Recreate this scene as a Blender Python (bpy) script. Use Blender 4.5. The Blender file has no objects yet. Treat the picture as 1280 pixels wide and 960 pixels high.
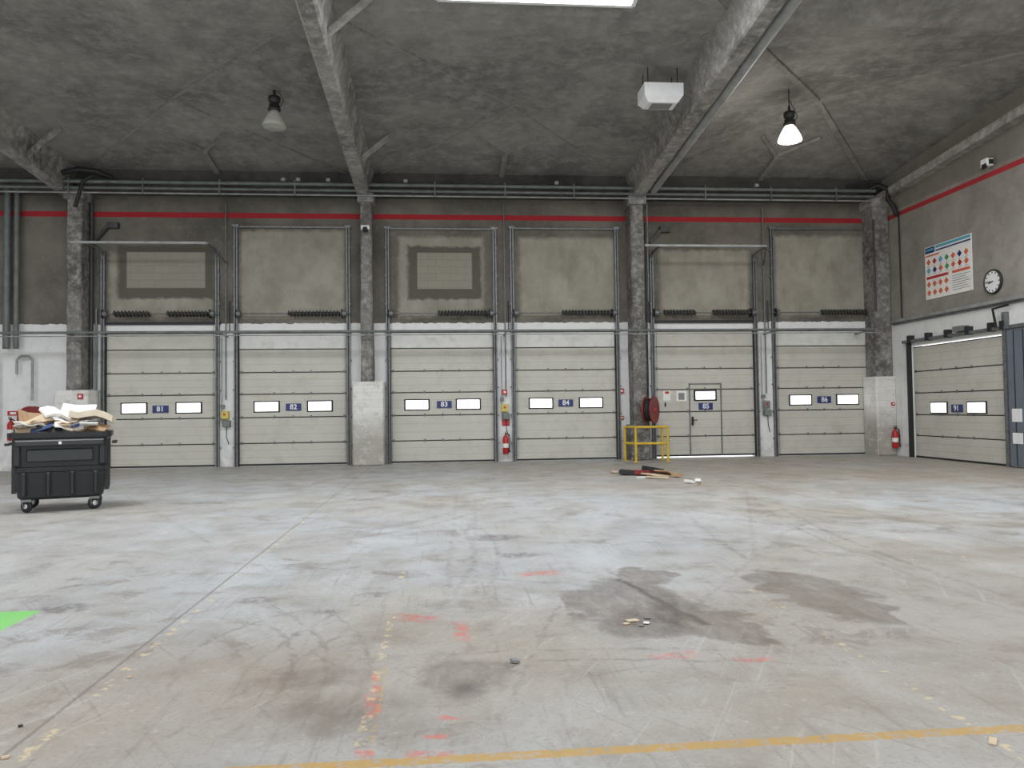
import bpy, math, random
from mathutils import Matrix, Vector
random.seed(7)
S=bpy.context.scene
COL=S.collection
# ---------------------------------------------------------------- camera
F=961.0
yaw=math.radians(5.05); pitch=math.radians(1.85); roll=math.radians(0.76)
R=Matrix.Rotation(-yaw,3,'Z')@Matrix.Rotation(math.pi/2+pitch,3,'X')@Matrix.Rotation(-roll,3,'Z')
cam=bpy.data.cameras.new('camera');co=bpy.data.objects.new('camera',cam);COL.objects.link(co)
cam.sensor_width=36;cam.lens=F/1280*36;cam.clip_end=300
co.matrix_world=Matrix.Translation((0,0,1.5))@R.to_4x4()
S.camera=co
S.view_settings.view_transform='Standard'
S.view_settings.look='None'
S.view_settings.exposure=0.2
# ---------------------------------------------------------------- geometry helper
class G:
    def __init__(s): s.v=[];s.f=[];s.m=[];s.sm=[];s.mats=[]
    def mi(s,mat):
        if mat not in s.mats: s.mats.append(mat)
        return s.mats.index(mat)
    def raw(s,vs,fs,mat,smooth=False):
        o=len(s.v); s.v+= [tuple(v) for v in vs]; k=s.mi(mat)
        for f in fs: s.f.append(tuple(i+o for i in f)); s.m.append(k); s.sm.append(smooth)
    def box(s,x0,x1,y0,y1,z0,z1,mat,M=None):
        vs=[Vector(p) for p in [(x0,y0,z0),(x1,y0,z0),(x1,y1,z0),(x0,y1,z0),(x0,y0,z1),(x1,y0,z1),(x1,y1,z1),(x0,y1,z1)]]
        if M: vs=[M@p for p in vs]
        s.raw(vs,[(0,3,2,1),(4,5,6,7),(0,1,5,4),(1,2,6,5),(2,3,7,6),(3,0,4,7)],mat)
    def bbox(s,x0,x1,y0,y1,z0,z1,b,mat,M=None):
        vs=[(x0,y1,z0),(x1,y1,z0),(x1,y1,z1),(x0,y1,z1),(x0,y0+b,z0),(x1,y0+b,z0),(x1,y0+b,z1),(x0,y0+b,z1),(x0+b,y0,z0+b),(x1-b,y0,z0+b),(x1-b,y0,z1-b),(x0+b,y0,z1-b)]
        vs=[Vector(p) for p in vs]
        if M: vs=[M@p for p in vs]
        s.raw(vs,[(0,3,2,1),(8,9,10,11),(4,5,9,8),(5,6,10,9),(6,7,11,10),(7,4,8,11),(0,1,5,4),(1,2,6,5),(2,3,7,6),(3,0,4,7)],mat)
    def beam(s,p0,p1,w,h,mat):
        p0=Vector(p0);p1=Vector(p1);d=(p1-p0).normalized()
        up=Vector((0,0,1)) if abs(d.z)<.95 else Vector((0,1,0))
        a=d.cross(up).normalized();b=a.cross(d)
        vs=[]
        for p in (p0,p1):
            for i,j in ((-1,-1),(1,-1),(1,1),(-1,1)): vs.append(p+a*i*w/2+b*j*h/2)
        s.raw(vs,[(0,1,2,3),(7,6,5,4),(0,4,5,1),(1,5,6,2),(2,6,7,3),(3,7,4,0)],mat)
    def tube(s,pts,r,mat,n=10,M=None):
        pts=[Vector(p) for p in pts]
        if M: pts=[M@p for p in pts]
        rs=r if isinstance(r,(list,tuple)) else [r]*len(pts)
        prev=None;vs=[]
        for i,p in enumerate(pts):
            if i==0: d=pts[1]-p
            elif i==len(pts)-1: d=p-pts[i-1]
            else: d=(pts[i+1]-p).normalized()+(p-pts[i-1]).normalized()
            d.normalize()
            if prev is None:
                up=Vector((0,0,1)) if abs(d.z)<.9 else Vector((1,0,0))
                a=d.cross(up).normalized()
            else:
                a=(prev-d*prev.dot(d)).normalized()
            prev=a;b=d.cross(a)
            for k in range(n):
                t=2*math.pi*k/n; vs.append(p+(a*math.cos(t)+b*math.sin(t))*rs[i])
        fs=[]
        for i in range(len(pts)-1):
            for k in range(n):
                fs.append((i*n+k,i*n+(k+1)%n,(i+1)*n+(k+1)%n,(i+1)*n+k))
        s.raw(vs,fs,mat,True)
        s.raw(vs[:n],[tuple(range(n))[::-1]],mat); s.raw(vs[-n:],[tuple(range(n))],mat)
    def lathe(s,prof,mat,M=None,n=24):
        vs=[]
        for r,z in prof:
            for k in range(n):
                t=2*math.pi*k/n; p=Vector((r*math.cos(t),r*math.sin(t),z)); vs.append(M@p if M else p)
        fs=[]
        for i in range(len(prof)-1):
            for k in range(n): fs.append((i*n+k,i*n+(k+1)%n,(i+1)*n+(k+1)%n,(i+1)*n+k))
        s.raw(vs,fs,mat,True)
    def make(s,name,parent=None,loc=None):
        me=bpy.data.meshes.new(name); me.from_pydata(s.v,[],s.f)
        for m in s.mats: me.materials.append(m)
        me.polygons.foreach_set('material_index',s.m); me.polygons.foreach_set('use_smooth',s.sm)
        me.update()
        ob=bpy.data.objects.new(name,me); COL.objects.link(ob)
        if parent: ob.parent=parent
        if loc: ob.location=loc
        return ob
def text(body,size,M,mat,name,parent=None,align='CENTER',bold=0.0):
    c=bpy.data.curves.new(name,'FONT'); c.body=body; c.size=size; c.align_x=align; c.align_y='CENTER'; c.extrude=0.002; c.offset=bold
    t=bpy.data.objects.new(name,c); COL.objects.link(t)
    dg=bpy.context.evaluated_depsgraph_get(); dg.update()
    me=bpy.data.meshes.new_from_object(t.evaluated_get(dg)); COL.objects.unlink(t); bpy.data.objects.remove(t)
    me.transform(M); me.materials.clear(); me.materials.append(mat)
    ob=bpy.data.objects.new(name,me); COL.objects.link(ob)
    if parent: ob.parent=parent
    return ob
def lin(c):
    r=[]
    for x in c:
        x=x/255.0; r.append(x/12.92 if x<=.04045 else ((x+.055)/1.055)**2.4)
    return tuple(r)+(1,)
# ---------------------------------------------------------------- material helper
class MT:
    def __init__(s,name,rough=.8,metal=0,spec=.5):
        s.m=bpy.data.materials.new(name); s.m.use_nodes=True; s.nt=s.m.node_tree; s.p=s.nt.nodes['Principled BSDF']
        s.p.inputs['Roughness'].default_value=rough; s.p.inputs['Metallic'].default_value=metal
        s.p.inputs['Specular IOR Level'].default_value=spec
        s._pos=None
    def N(s,t,**k):
        n=s.nt.nodes.new(t)
        for a,b in k.items(): setattr(n,a,b)
        return n
    def L(s,a,b): s.nt.links.new(a,b)
    def set(s,sock,v):
        if isinstance(v,bpy.types.NodeSocket): s.L(v,sock)
        else: sock.default_value=v
    def pos(s):
        if not s._pos: s._pos=s.N('ShaderNodeNewGeometry').outputs['Position']
        return s._pos
    def objc(s): return s.N('ShaderNodeTexCoord').outputs['Object']
    def math(s,op,a,b=0.0,c=0.0,clamp=False):
        n=s.N('ShaderNodeMath',operation=op,use_clamp=clamp)
        s.set(n.inputs[0],a); s.set(n.inputs[1],b); s.set(n.inputs[2],c); return n.outputs[0]
    def vm(s,op,a,b=(0,0,0)):
        n=s.N('ShaderNodeVectorMath',operation=op); s.set(n.inputs[0],a); s.set(n.inputs[1],b); return n
    def noise(s,scale,detail=4,rough=.55,vec=None,stretch=None,dist=0,col=False):
        n=s.N('ShaderNodeTexNoise'); v=vec or s.pos()
        if stretch: v=s.vm('MULTIPLY',v,stretch).outputs[0]
        s.L(v,n.inputs['Vector']); n.inputs['Scale'].default_value=scale; n.inputs['Detail'].default_value=detail
        n.inputs['Roughness'].default_value=rough; n.inputs['Distortion'].default_value=dist
        return n.outputs['Color'] if col else n.outputs['Fac']
    def mr(s,v,a,b,c=0.0,d=1.0,smooth=False):
        n=s.N('ShaderNodeMapRange'); n.clamp=True
        if smooth: n.interpolation_type='SMOOTHSTEP'
        s.set(n.inputs[0],v)
        for i,x in enumerate((a,b,c,d)): n.inputs[i+1].default_value=x
        return n.outputs[0]
    def mix(s,f,a,b,mode='MIX'):
        n=s.N('ShaderNodeMix',data_type='RGBA',blend_type=mode); s.set(n.inputs[0],f); s.set(n.inputs[6],a); s.set(n.inputs[7],b); return n.outputs[2]
    def xz(s):
        sp=s.N('ShaderNodeSeparateXYZ'); s.L(s.pos(),sp.inputs[0]); c=s.N('ShaderNodeCombineXYZ'); s.L(sp.outputs[0],c.inputs[0]); s.L(sp.outputs[2],c.inputs[1]); return c.outputs[0],sp
    def yz(s):
        sp=s.N('ShaderNodeSeparateXYZ'); s.L(s.pos(),sp.inputs[0]); c=s.N('ShaderNodeCombineXYZ'); s.L(sp.outputs[1],c.inputs[0]); s.L(sp.outputs[2],c.inputs[1]); return c.outputs[0],sp
    def warp(s,vec,scale,amp,detail=4):
        n=s.noise(scale,detail,col=True,rough=.6)
        d=s.vm('SUBTRACT',n,(.5,.5,.5)).outputs[0]
        d=s.vm('MULTIPLY',d,(amp,amp,0)).outputs[0]
        return s.vm('ADD',vec,d).outputs[0]
    def local(s,vec,cx,cy,rx,ry,rot=0):
        n=s.N('ShaderNodeMapping',vector_type='TEXTURE'); s.L(vec,n.inputs[0])
        n.inputs[1].default_value=(cx,cy,0); n.inputs[2].default_value=(0,0,math.radians(rot)); n.inputs[3].default_value=(rx,ry,1)
        z=s.vm('MULTIPLY',n.outputs[0],(1,1,0)).outputs[0]
        return z
    def ell(s,vec,cx,cy,rx,ry,rot=0,soft=.15):
        l=s.vm('LENGTH',s.local(vec,cx,cy,rx,ry,rot)).outputs['Value']
        return s.mr(l,1+soft,1-soft)
    def rect(s,vec,cx,cy,rx,ry,rot=0,soft=.02):
        a=s.vm('ABSOLUTE',s.local(vec,cx,cy,rx,ry,rot)).outputs[0]
        sp=s.N('ShaderNodeSeparateXYZ'); s.L(a,sp.inputs[0])
        mx=s.math('MAXIMUM',s.mr(sp.outputs[0],1-soft,1+soft),s.mr(sp.outputs[1],1-soft,1+soft))
        return s.math('SUBTRACT',1.0,mx)
    def seg(s,vec,x0,y0,x1,y1,w,soft=.3):
        L=math.hypot(x1-x0,y1-y0)/2; a=s.vm('ABSOLUTE',s.local(vec,(x0+x1)/2,(y0+y1)/2,L,w/2,math.degrees(math.atan2(y1-y0,x1-x0)))).outputs[0]
        sp=s.N('ShaderNodeSeparateXYZ'); s.L(a,sp.inputs[0])
        mx=s.math('MAXIMUM',s.mr(sp.outputs[0],.95,1.0),s.mr(sp.outputs[1],1-soft,1+soft))
        return s.math('SUBTRACT',1.0,mx)
    def maxs(s,l):
        r=l[0]
        for x in l[1:]: r=s.math('MAXIMUM',r,x)
        return r
    def color(s,c): s.set(s.p.inputs['Base Color'],c)
    def bump(s,h,strength=.3,dist=.02):
        b=s.N('ShaderNodeBump'); b.inputs['Strength'].default_value=strength; b.inputs['Distance'].default_value=dist; s.L(h,b.inputs['Height']); s.L(b.outputs[0],s.p.inputs['Normal'])
def simple(name,c,rough=.6,metal=0,var=.12,scale=6,spec=.5,dirt=None):
    m=MT(name,rough,metal,spec); c=lin(c)
    n=m.noise(scale,5,vec=m.objc())
    d=tuple(x*(1-var*2.2) for x in c[:3])+(1,); l=tuple(min(1,x*(1+var)) for x in c[:3])+(1,)
    r=m.mix(m.mr(n,.3,.7),d,l)
    if dirt: r=m.mix(m.mr(m.noise(dirt[1],6,.7),.5,.72,0,dirt[2]),r,lin(dirt[0]))
    m.color(r); return m.m
def emis(name,c,st):
    m=MT(name); m.p.inputs['Emission Color'].default_value=lin(c); m.p.inputs['Emission Strength'].default_value=st
    n=m.noise(3,2); m.color(m.mix(n,(.8,.8,.8,1),(.7,.7,.7,1))); return m.m

# ---- floor
m=MT('worn_concrete_floor',.5,0,.4); P=m.pos()
W1=m.warp(P,2.4,.85,8); W2=m.warp(P,6,.14,5); W3=m.warp(P,25,.03,3)
big=m.noise(.3,6,.62)
base=m.mix(m.mr(big,.4,.6),lin((171,174,174)),lin((168,162,151)))
mid=m.noise(1.3,8,.7,dist=.3)
base=m.mix(m.mr(mid,.44,.64,0,.7),base,lin((142,134,122)))
base=m.mix(m.mr(m.noise(.9,8,.68,stretch=(1,.5,1),dist=.6),.5,.64,0,.6),base,lin((188,190,189)))
warm=m.maxs([m.ell(W1,9,17.5,6.5,4.2,0,.5),m.ell(W1,3.8,5.0,2.6,2.0,20,.6),m.ell(W1,-1.2,4.3,1.7,1.1,10,.5)])
base=m.mix(m.math('MULTIPLY',warm,.5),base,lin((152,136,118)))
blue=m.maxs([m.ell(W1,.9,9.2,3.2,2.4,0,.6),m.ell(W1,-4,9,3,3.5,0,.6)])
base=m.mix(m.math('MULTIPLY',blue,.28),base,lin((172,178,184)))
dust=m.ell(W1,-3,19.5,6,1.6,0,.5)
base=m.mix(m.math('MULTIPLY',dust,.4),base,lin((154,151,142)))
patchy=m.math('MULTIPLY',m.mr(m.noise(2.6,7,.72,dist=.5),.53,.61),m.mr(m.noise(.5,3),.42,.58))
base=m.mix(m.math('MULTIPLY',patchy,.5),base,lin((120,109,98)))
base=m.mix(m.mr(m.noise(38,5,.7),.54,.7,0,.45),base,lin((106,98,89)))
base=m.mix(m.mr(m.noise(14,5,.7),.58,.72,0,.4),base,lin((202,200,195)))
st=m.noise(3,6,.7,stretch=(6,.35,1),dist=.3)
base=m.mix(m.mr(st,.56,.68,0,.34),base,lin((114,105,96)))
for ang,tone,lo in ((.5,(198,196,190),.6),(-.6,(112,104,96),.6),(1.2,(116,108,100),.62)):
    rotv=m.N('ShaderNodeMapping'); m.L(P,rotv.inputs[0]); rotv.inputs[2].default_value=(0,0,ang)
    s_=m.noise(3,6,.7,vec=m.vm('MULTIPLY',rotv.outputs[0],(6,.3,1)).outputs[0],dist=.5)
    base=m.mix(m.mr(s_,lo,lo+.07,0,.3),base,lin(tone))
def arc(cx,cy,r,w,bx,by,rx,ry):
    l=m.vm('LENGTH',m.vm('MULTIPLY',m.vm('SUBTRACT',W2,(cx,cy,0)).outputs[0],(1,1,0)).outputs[0]).outputs['Value']
    d=m.math('ABSOLUTE',m.math('SUBTRACT',l,r))
    return m.math('MULTIPLY',m.mr(d,w,w*.3),m.ell(P,bx,by,rx,ry,0,.7))
arcs=m.maxs([arc(-3.2,4.4,2.3,.03,-1.0,5.0,.5,1.1),arc(-3.2,4.4,2.5,.03,-1.0,5.0,.5,1.1),arc(-3.2,4.4,2.75,.025,-.8,5.0,.5,1.0),
 arc(-8.6,8.4,8.9,.05,.3,8,.6,1.8),arc(-8.6,8.4,9.15,.04,.3,8,.6,1.8),arc(-.2,4.9,1.4,.03,-1.4,5.4,.5,.8),arc(3.4,4.0,4.6,.03,-.9,5.6,.7,1.0),
 arc(24.5,6,20.2,.05,4.5,8.6,1.2,3.4),arc(24.5,6,20.45,.04,4.5,8.6,1.2,3.4),arc(24.5,6,21.6,.05,3.6,8.2,1.2,3),
 arc(.2,-2.4,7.2,.03,.9,4.7,1.2,.5),arc(.2,-2.6,7.2,.03,.9,4.5,1.2,.5),arc(-4,13,4.4,.07,-.5,10.6,2,1.6),arc(-4,13,4.75,.06,-.5,10.6,2,1.6),arc(9,12,4.0,.08,5.6,10,2,2),arc(-9,9,4.2,.05,-5.4,7.5,1.2,1.8)])
lines=m.maxs([m.seg(W2,1.4,5.0,4.8,10,.05,.6),m.seg(W2,2.5,6,5.6,14,.05,.6),m.seg(W2,-6,15,-2.6,9,.07,.6),m.seg(W2,.0,6,.2,14,.05,.6),m.seg(W2,.22,6,.5,13,.05,.6),m.seg(W2,-1.5,3.2,-.6,5.6,.03,.6),m.seg(W2,-3.4,8.5,1.4,6.4,.035,.6),m.seg(W2,.2,3.6,.95,6.2,.03,.6)])
wearN=m.mr(m.noise(7,6,.72),.42,.62)
base=m.mix(m.math('MULTIPLY',m.math('MAXIMUM',m.math('MULTIPLY',lines,.7),arcs),m.math('MULTIPLY',wearN,.5)),base,lin((92,85,79)))
stn=m.maxs([m.ell(W1,1.42,5.8,.4,.78,-8,.22),m.ell(W1,1.82,5.2,.34,.36,0,.2),m.ell(W1,1.75,6.8,.22,.28,0,.25),m.ell(W1,2.95,6.0,.34,.7,4,.22),m.ell(W1,3.05,5.5,.2,.4,0,.25)])
st2=m.maxs([m.ell(W1,.08,4.35,.26,.3,0,.25),m.ell(W1,-.75,4.5,.3,.2,20,.5),m.ell(W1,-.5,3.9,.35,.25,20,.6)])
stre=m.mr(m.noise(5,7,.72,stretch=(2.2,.8,1),dist=.6),.34,.6,.45,1.0)
edge=m.math('MULTIPLY',m.math('MULTIPLY',stn,m.math('SUBTRACT',1.0,stn)),1.5)
base=m.mix(m.math('MULTIPLY',m.math('MULTIPLY',stn,stre),.68),base,lin((112,100,89)))
base=m.mix(m.math('MULTIPLY',edge,stre),base,lin((92,83,75)))
base=m.mix(m.math('MULTIPLY',m.math('MULTIPLY',st2,stre),.6),base,lin((108,97,87)))
core=m.maxs([m.seg(W2,1.5,6.7,1.78,5.15,.06,.6),m.math('MULTIPLY',m.ell(W2,1.6,5.5,.12,.5,-10,.5),stre),m.ell(W2,.1,4.2,.08,.1,0,.6),m.math('MULTIPLY',m.ell(W2,1.38,5.4,.15,.2,0,.5),stre)])
base=m.mix(m.math('MULTIPLY',core,.6),base,lin((72,64,58)))
dr=m.maxs([m.math('MULTIPLY',m.ell(W2,x,y,rx,ry,0,.3),m.mr(m.noise(12,4,.7),.4,.55)) for x,y,rx,ry in [(-2.96,6.3,.2,.14),(-1.5,6.35,.16,.1),(.62,9.0,.3,.2),(.38,4.55,.06,.05),(-3.6,5.3,.15,.12),(-.6,6.4,.13,.1),(.75,7.9,.2,.15),(-.9,5.9,.12,.06)]])
base=m.mix(m.math('MULTIPLY',dr,.55),base,lin((88,85,83)))
jn=m.maxs([m.seg(W3,-1.95,1,-1.98,21.9,.022),m.seg(W3,5.9,1,5.9,21.9,.02)])
base=m.mix(m.math('MULTIPLY',jn,.5),base,lin((96,88,80)))
wear=m.mr(m.noise(16,6,.75),.47,.56)
wear2=m.mr(m.noise(11,5,.7),.54,.6)
yl=m.math('MULTIPLY',m.seg(W3,-1.15,3.36,5.5,3.38,.075,.2),m.mr(m.noise(18,6,.75),.38,.5))
base=m.mix(m.math('MULTIPLY',yl,.88),base,lin((184,146,68)))
yf=m.math('MULTIPLY',m.maxs([m.seg(W3,-.39,3.3,-.4,7.5,.05),m.seg(W3,2.42,3.0,2.5,7,.05),m.seg(W3,-1.86,3.0,-1.95,12,.06),m.seg(W3,4.9,4,5.1,9,.06)]),wear2)
base=m.mix(m.math('MULTIPLY',yf,.75),base,lin((208,190,146)))
ys=m.math('MULTIPLY',m.seg(W3,-.34,3.4,-.36,4.6,.03),wear)
base=m.mix(m.math('MULTIPLY',ys,.5),base,lin((190,160,100)))
rd=m.math('MULTIPLY',m.maxs([m.rect(W2,-.08,3.43,.09,.03,0,.3),m.rect(W2,-.37,3.47,.035,.035,0,.3),m.rect(W2,-.05,3.6,.05,.03,10,.3),m.rect(W2,.02,3.8,.06,.03,-10,.4),m.rect(W2,-.4,4.3,.02,.2,0,.4),m.rect(W2,1.35,4.58,.13,.045,5,.4),m.rect(W2,.85,6.99,.18,.09,10,.4),m.rect(W2,-.22,5.65,.14,.08,-30,.4),m.rect(W2,.1,5.3,.05,.2,0,.4),m.rect(W2,-.37,4.0,.03,.12,0,.3),m.rect(W2,1.8,4.45,.1,.03,0,.4)]),m.mr(m.noise(13,5,.7),.42,.56))
base=m.mix(m.math('MULTIPLY',rd,.65),base,lin((205,98,86)))
gr=m.math('MULTIPLY',m.rect(W3,-5.1,5.4,2.0,.85,0,.01),m.mr(m.noise(14,5,.7),.3,.42))
base=m.mix(m.math('MULTIPLY',gr,.9),base,lin((124,204,104)))
m.color(base)
m.set(m.p.inputs['Roughness'],m.mr(m.math('ADD',m.noise(1.5,5,.6),m.math('MULTIPLY',stn,-.12)),.3,.7,.36,.66))
m.bump(m.noise(20,6,.7),.15,.01)
M_floor=m.m

def conc(name,dark,mid_,light,sc=1.0,contrast=1.0,bumps=.5):
    m=MT(name,.92,0,.2)
    a=m.noise(.45*sc,7,.68,dist=.4); b=m.noise(3*sc,8,.72); c=m.noise(26,5,.75)
    col=m.mix(m.mr(a,.36,.64),lin(dark),lin(mid_))
    col=m.mix(m.mr(b,.45,.7,0,.8*contrast),col,lin(light))
    col=m.mix(m.mr(c,.52,.7,0,.45*contrast),col,lin(dark))
    col=m.mix(m.mr(m.noise(2.2*sc,6,.7,stretch=(.3,3,1)),.55,.7,0,.35*contrast),col,lin(dark))
    m.color(col); m.bump(m.math('ADD',b,c),bumps,.03)
    return m.m
M_ceil=conc('sprayed_concrete_ceiling',(112,110,107),(150,147,142),(174,171,165),1,.8,.4)
M_beam=conc('rough_concrete_beam',(112,109,105),(158,155,149),(200,197,191),1.6,1,.5)
M_rib=conc('concrete_rib',(116,113,109),(152,149,143),(174,170,163),2,.7,.3)
M_col=conc('speckled_concrete_column',(84,81,78),(130,127,122),(186,183,177),2.2,.95,.4)
M_dark=conc('dark_edge_concrete',(64,62,60),(90,88,84),(110,107,102),1,.6,.4)

DOORS=[(-9.29,-6.28),(-5.74,-2.69),(-1.55,1.46),(2.0,5.02),(6.10,9.17),(9.76,12.80)]
m=MT('concrete_and_white_paint_wall',.9,0,.2); V,sp=m.xz(); Ws=m.warp(V,5,.2,6)
n1=m.noise(.7,7,.65); 
up=m.mix(m.mr(n1,.35,.65),lin((94,90,83)),lin((126,121,112)))
up=m.mix(m.mr(m.noise(5,7,.7),.55,.72,0,.4),up,lin((148,143,133)))
pt=m.maxs([m.rect(Ws,(a+b)/2+o,(4.15+t)/2,(b-a)/2-i,(t-4.15)/2,0,.05) for (a,b),t,i,o in [(DOORS[0],5.95,.12,0),(DOORS[1],6.6,.1,0),(DOORS[2],6.45,.3,.0),(DOORS[3],6.45,.12,.1),(DOORS[4],6.1,.2,.05),(DOORS[5],6.55,.1,0)]])
pcol=m.mix(m.mr(m.noise(1.2,6,.65),.35,.65),lin((146,141,128)),lin((170,165,152)))
pcol=m.mix(m.mr(m.noise(2,7,.7,stretch=(1,1,.3)),.52,.68,0,.5),pcol,lin((122,117,106)))
up=m.mix(m.math('MULTIPLY',pt,.85),up,pcol)
ring=m.maxs([m.rect(Ws,-7.66,5.42,1.3,.74,0,.05),m.rect(Ws,0.05,5.42,1.05,.76,0,.05)])
up=m.mix(m.math('MULTIPLY',ring,.9),up,lin((88,84,76)))
br=m.N('ShaderNodeTexBrick'); m.L(V,br.inputs[0]); br.inputs['Scale'].default_value=1; br.inputs['Brick Width'].default_value=.42; br.inputs['Row Height'].default_value=.2; br.inputs['Mortar Size'].default_value=.008
br.inputs['Color1'].default_value=lin((150,145,132)); br.inputs['Color2'].default_value=lin((146,141,129)); br.inputs['Mortar'].default_value=lin((134,129,118))
inner=m.maxs([m.rect(V,-7.66,5.48,1.05,.5,0,.02),m.rect(V,.05,5.48,.78,.52,0,.02)])
up=m.mix(inner,up,br.outputs[0])
stripe=m.math('MULTIPLY',m.math('GREATER_THAN',sp.outputs[2],6.95),m.math('LESS_THAN',sp.outputs[2],7.1))
up=m.mix(stripe,up,lin((164,48,54)))
top_shade=m.mr(sp.outputs[2],7.1,7.6,0,.5); up=m.mix(top_shade,up,lin((74,71,66)))  # shade of the recess under the ceiling, painted into the wall colour
wh=m.mix(m.mr(m.noise(3,7,.7),.5,.75,0,.5),lin((228,228,225)),lin((190,186,177)))
wh=m.mix(m.mr(m.noise(9,6,.75),.62,.72,0,.6),wh,lin((120,112,100)))
low=m.mr(sp.outputs[2],.9,.0,0,.45); wh=m.mix(m.math('MULTIPLY',low,m.mr(m.noise(4,5,.7),.35,.6)),wh,lin((128,122,112)))
zz=m.math('ADD',sp.outputs[2],m.math('MULTIPLY',m.math('SUBTRACT',m.noise(5,4),.5),.12))
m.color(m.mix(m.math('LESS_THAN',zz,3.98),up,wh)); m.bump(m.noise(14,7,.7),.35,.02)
M_wb=m.m
m=MT('right_wall_concrete',.9,0,.2); V,sp=m.yz()
up=m.mix(m.mr(m.noise(.8,7,.65),.35,.65),lin((132,127,119)),lin((158,153,144)))
up=m.mix(m.mr(m.noise(4,7,.7),.55,.72,0,.4),up,lin((110,105,97)))
up=m.mix(m.mr(sp.outputs[2],7.1,7.15,0,.5),up,lin((110,105,97)))
up=m.mix(m.math('MULTIPLY',m.math('GREATER_THAN',sp.outputs[2],6.9),m.math('LESS_THAN',sp.outputs[2],7.03)),up,lin((172,56,60)))
wh=m.mix(m.mr(m.noise(3,7,.7),.5,.75,0,.5),lin((226,226,222)),lin((196,192,184)))
m.color(m.mix(m.math('LESS_THAN',sp.outputs[2],3.82),up,wh)); m.bump(m.noise(14,7,.7),.3,.02)
M_wr=m.m
m=MT('white_painted_block',.8,0,.3); V,sp=m.xz()
br=m.N('ShaderNodeTexBrick'); m.L(V,br.inputs[0]); br.inputs['Scale'].default_value=1; br.inputs['Brick Width'].default_value=.4; br.inputs['Row Height'].default_value=.2; br.inputs['Mortar Size'].default_value=.006
br.inputs['Color1'].default_value=lin((224,222,217)); br.inputs['Color2'].default_value=lin((219,217,211)); br.inputs['Mortar'].default_value=lin((204,201,193))
c=m.mix(m.mr(m.noise(5,6,.75),.52,.7,0,.6),br.outputs[0],lin((150,142,128)))
c=m.mix(m.math('MULTIPLY',m.mr(sp.outputs[2],1.5,.7),m.mr(m.noise(3,6,.7),.3,.5,.2,.75)),c,lin((146,140,128)))
m.color(c); m.bump(m.noise(10,6,.7),.3,.01); M_block=m.m

M_door=simple('cream_door_panel',(196,193,182),.45,0,.03,1.5,.4,((150,140,120),2.2,.3))
M_lintel=simple('pale_top_panel',(218,217,211),.5,0,.04,2,.4,((170,164,150),3,.5))
M_doorline=simple('door_section_gap',(40,38,36),.7)
M_groove=simple('door_groove',(174,171,160),.5,0,.03)
M_steel=simple('galvanized_steel',(124,126,126),.45,.5,.15,8)
M_rail=simple('grey_green_pipe',(112,118,114),.55,.1,.15,4)
M_pipel=simple('pale_pipe',(158,160,158),.5,.2,.15,3)
M_blk=simple('dark_rubber',(36,36,38),.6)
M_spring=simple('spring_steel_dark',(84,80,74),.55,.2)
M_conduit=simple('dark_conduit',(72,72,70),.55,.2)
M_win=emis('door_window_daylight',(250,252,255),2.2)
M_frame=simple('black_window_frame',(34,34,36),.5)
M_blue=simple('blue_plate',(34,48,110),.4,0,.05)
M_white=simple('white_plastic',(232,232,230),.5,0,.03)
M_red=simple('red_paint',(186,38,40),.35,0,.1)
M_dred=simple('dark_red_reel',(128,42,40),.45,0,.15)
M_yel=simple('yellow_paint',(214,178,52),.5,0,.08,8,.5,((120,100,60),9,.5))
M_bin=simple('black_waste_bin_plastic',(27,30,32),.42,0,.12,3,.5)
M_bin2=simple('bin_paler_plastic',(42,46,48),.4,0,.1,3)  # slightly paler plastic for raised panels and handles
M_card=simple('cardboard',(178,146,112),.9,0,.1,6)
M_card2=simple('pale_cardboard',(206,186,158),.9,0,.08,6)
M_foam=simple('beige_foam',(214,200,176),.95,0,.06,6)
M_paper=simple('white_paper',(236,234,228),.8,0,.05,5)
M_bluep=simple('blue_plastic_scrap',(64,84,128),.5)
M_alu=simple('aluminium_reflector',(160,162,156),.35,.4,.08)
M_lampdark=simple('dark_ballast_housing',(40,40,40),.5)
M_glass=simple('lamp_frosted_glass',(176,178,168),.25,0,.05)
M_lit=emis('lit_lamp_glass',(255,250,240),5)
M_sky=emis('skylight_panel',(244,248,255),15.5)
M_sky2=emis('added_rear_skylight_panel',(244,248,255),5.0)  # glow for the unseen rear skylights added to light the hall
M_gdoor=simple('blue_grey_sliding_door',(104,112,120),.5,0,.06,2)
M_orange=simple('orange_pictogram',(214,104,72),.6,0,.02)
M_cyan=simple('cyan_strip',(84,166,190),.6,0,.02)
M_green=simple('green_pictogram',(74,150,96),.6,0,.02)
M_grey=simple('grey_print',(130,130,128),.6,0,.02)
M_ybox=simple('yellow_control_box',(206,190,96),.5)
M_gbox=simple('grey_control_box',(120,124,118),.5)

# ---------------------------------------------------------------- shell
X0,X1,Y0=-18.2,13.1,-6.0
g=G(); g.box(X0-.3,X1+.3,Y0,22.3,-.3,0,M_floor); g.make('floor')
TOP=3.72
g=G(); xs=[X0-.3]+[v for d in DOORS for v in d]+[X1+.3]
for i in range(0,len(xs),2): g.box(xs[i],xs[i+1],22,22.35,0,TOP,M_wb)
g.box(X0-.3,X1+.3,22,22.35,TOP,9.3,M_wb); WB=g.make('wall_back')
g=G(); g.box(X1,X1+.3,20.5,22,0,3.12,M_wr); g.box(X1,X1+.3,Y0,16.85,0,3.12,M_wr); g.box(X1,X1+.3,Y0,22,3.12,10.4,M_wr); g.make('wall_right')
g=G(); g.box(X0-.3,X0,Y0,22,0,10.4,M_wb); g.make('wall_left')
BX=[X0,-10.2,-2.2,5.6,X1]
def cz(y): return 8.15+.085*(22-max(y,4))
g=G(); rib=G()
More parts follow.
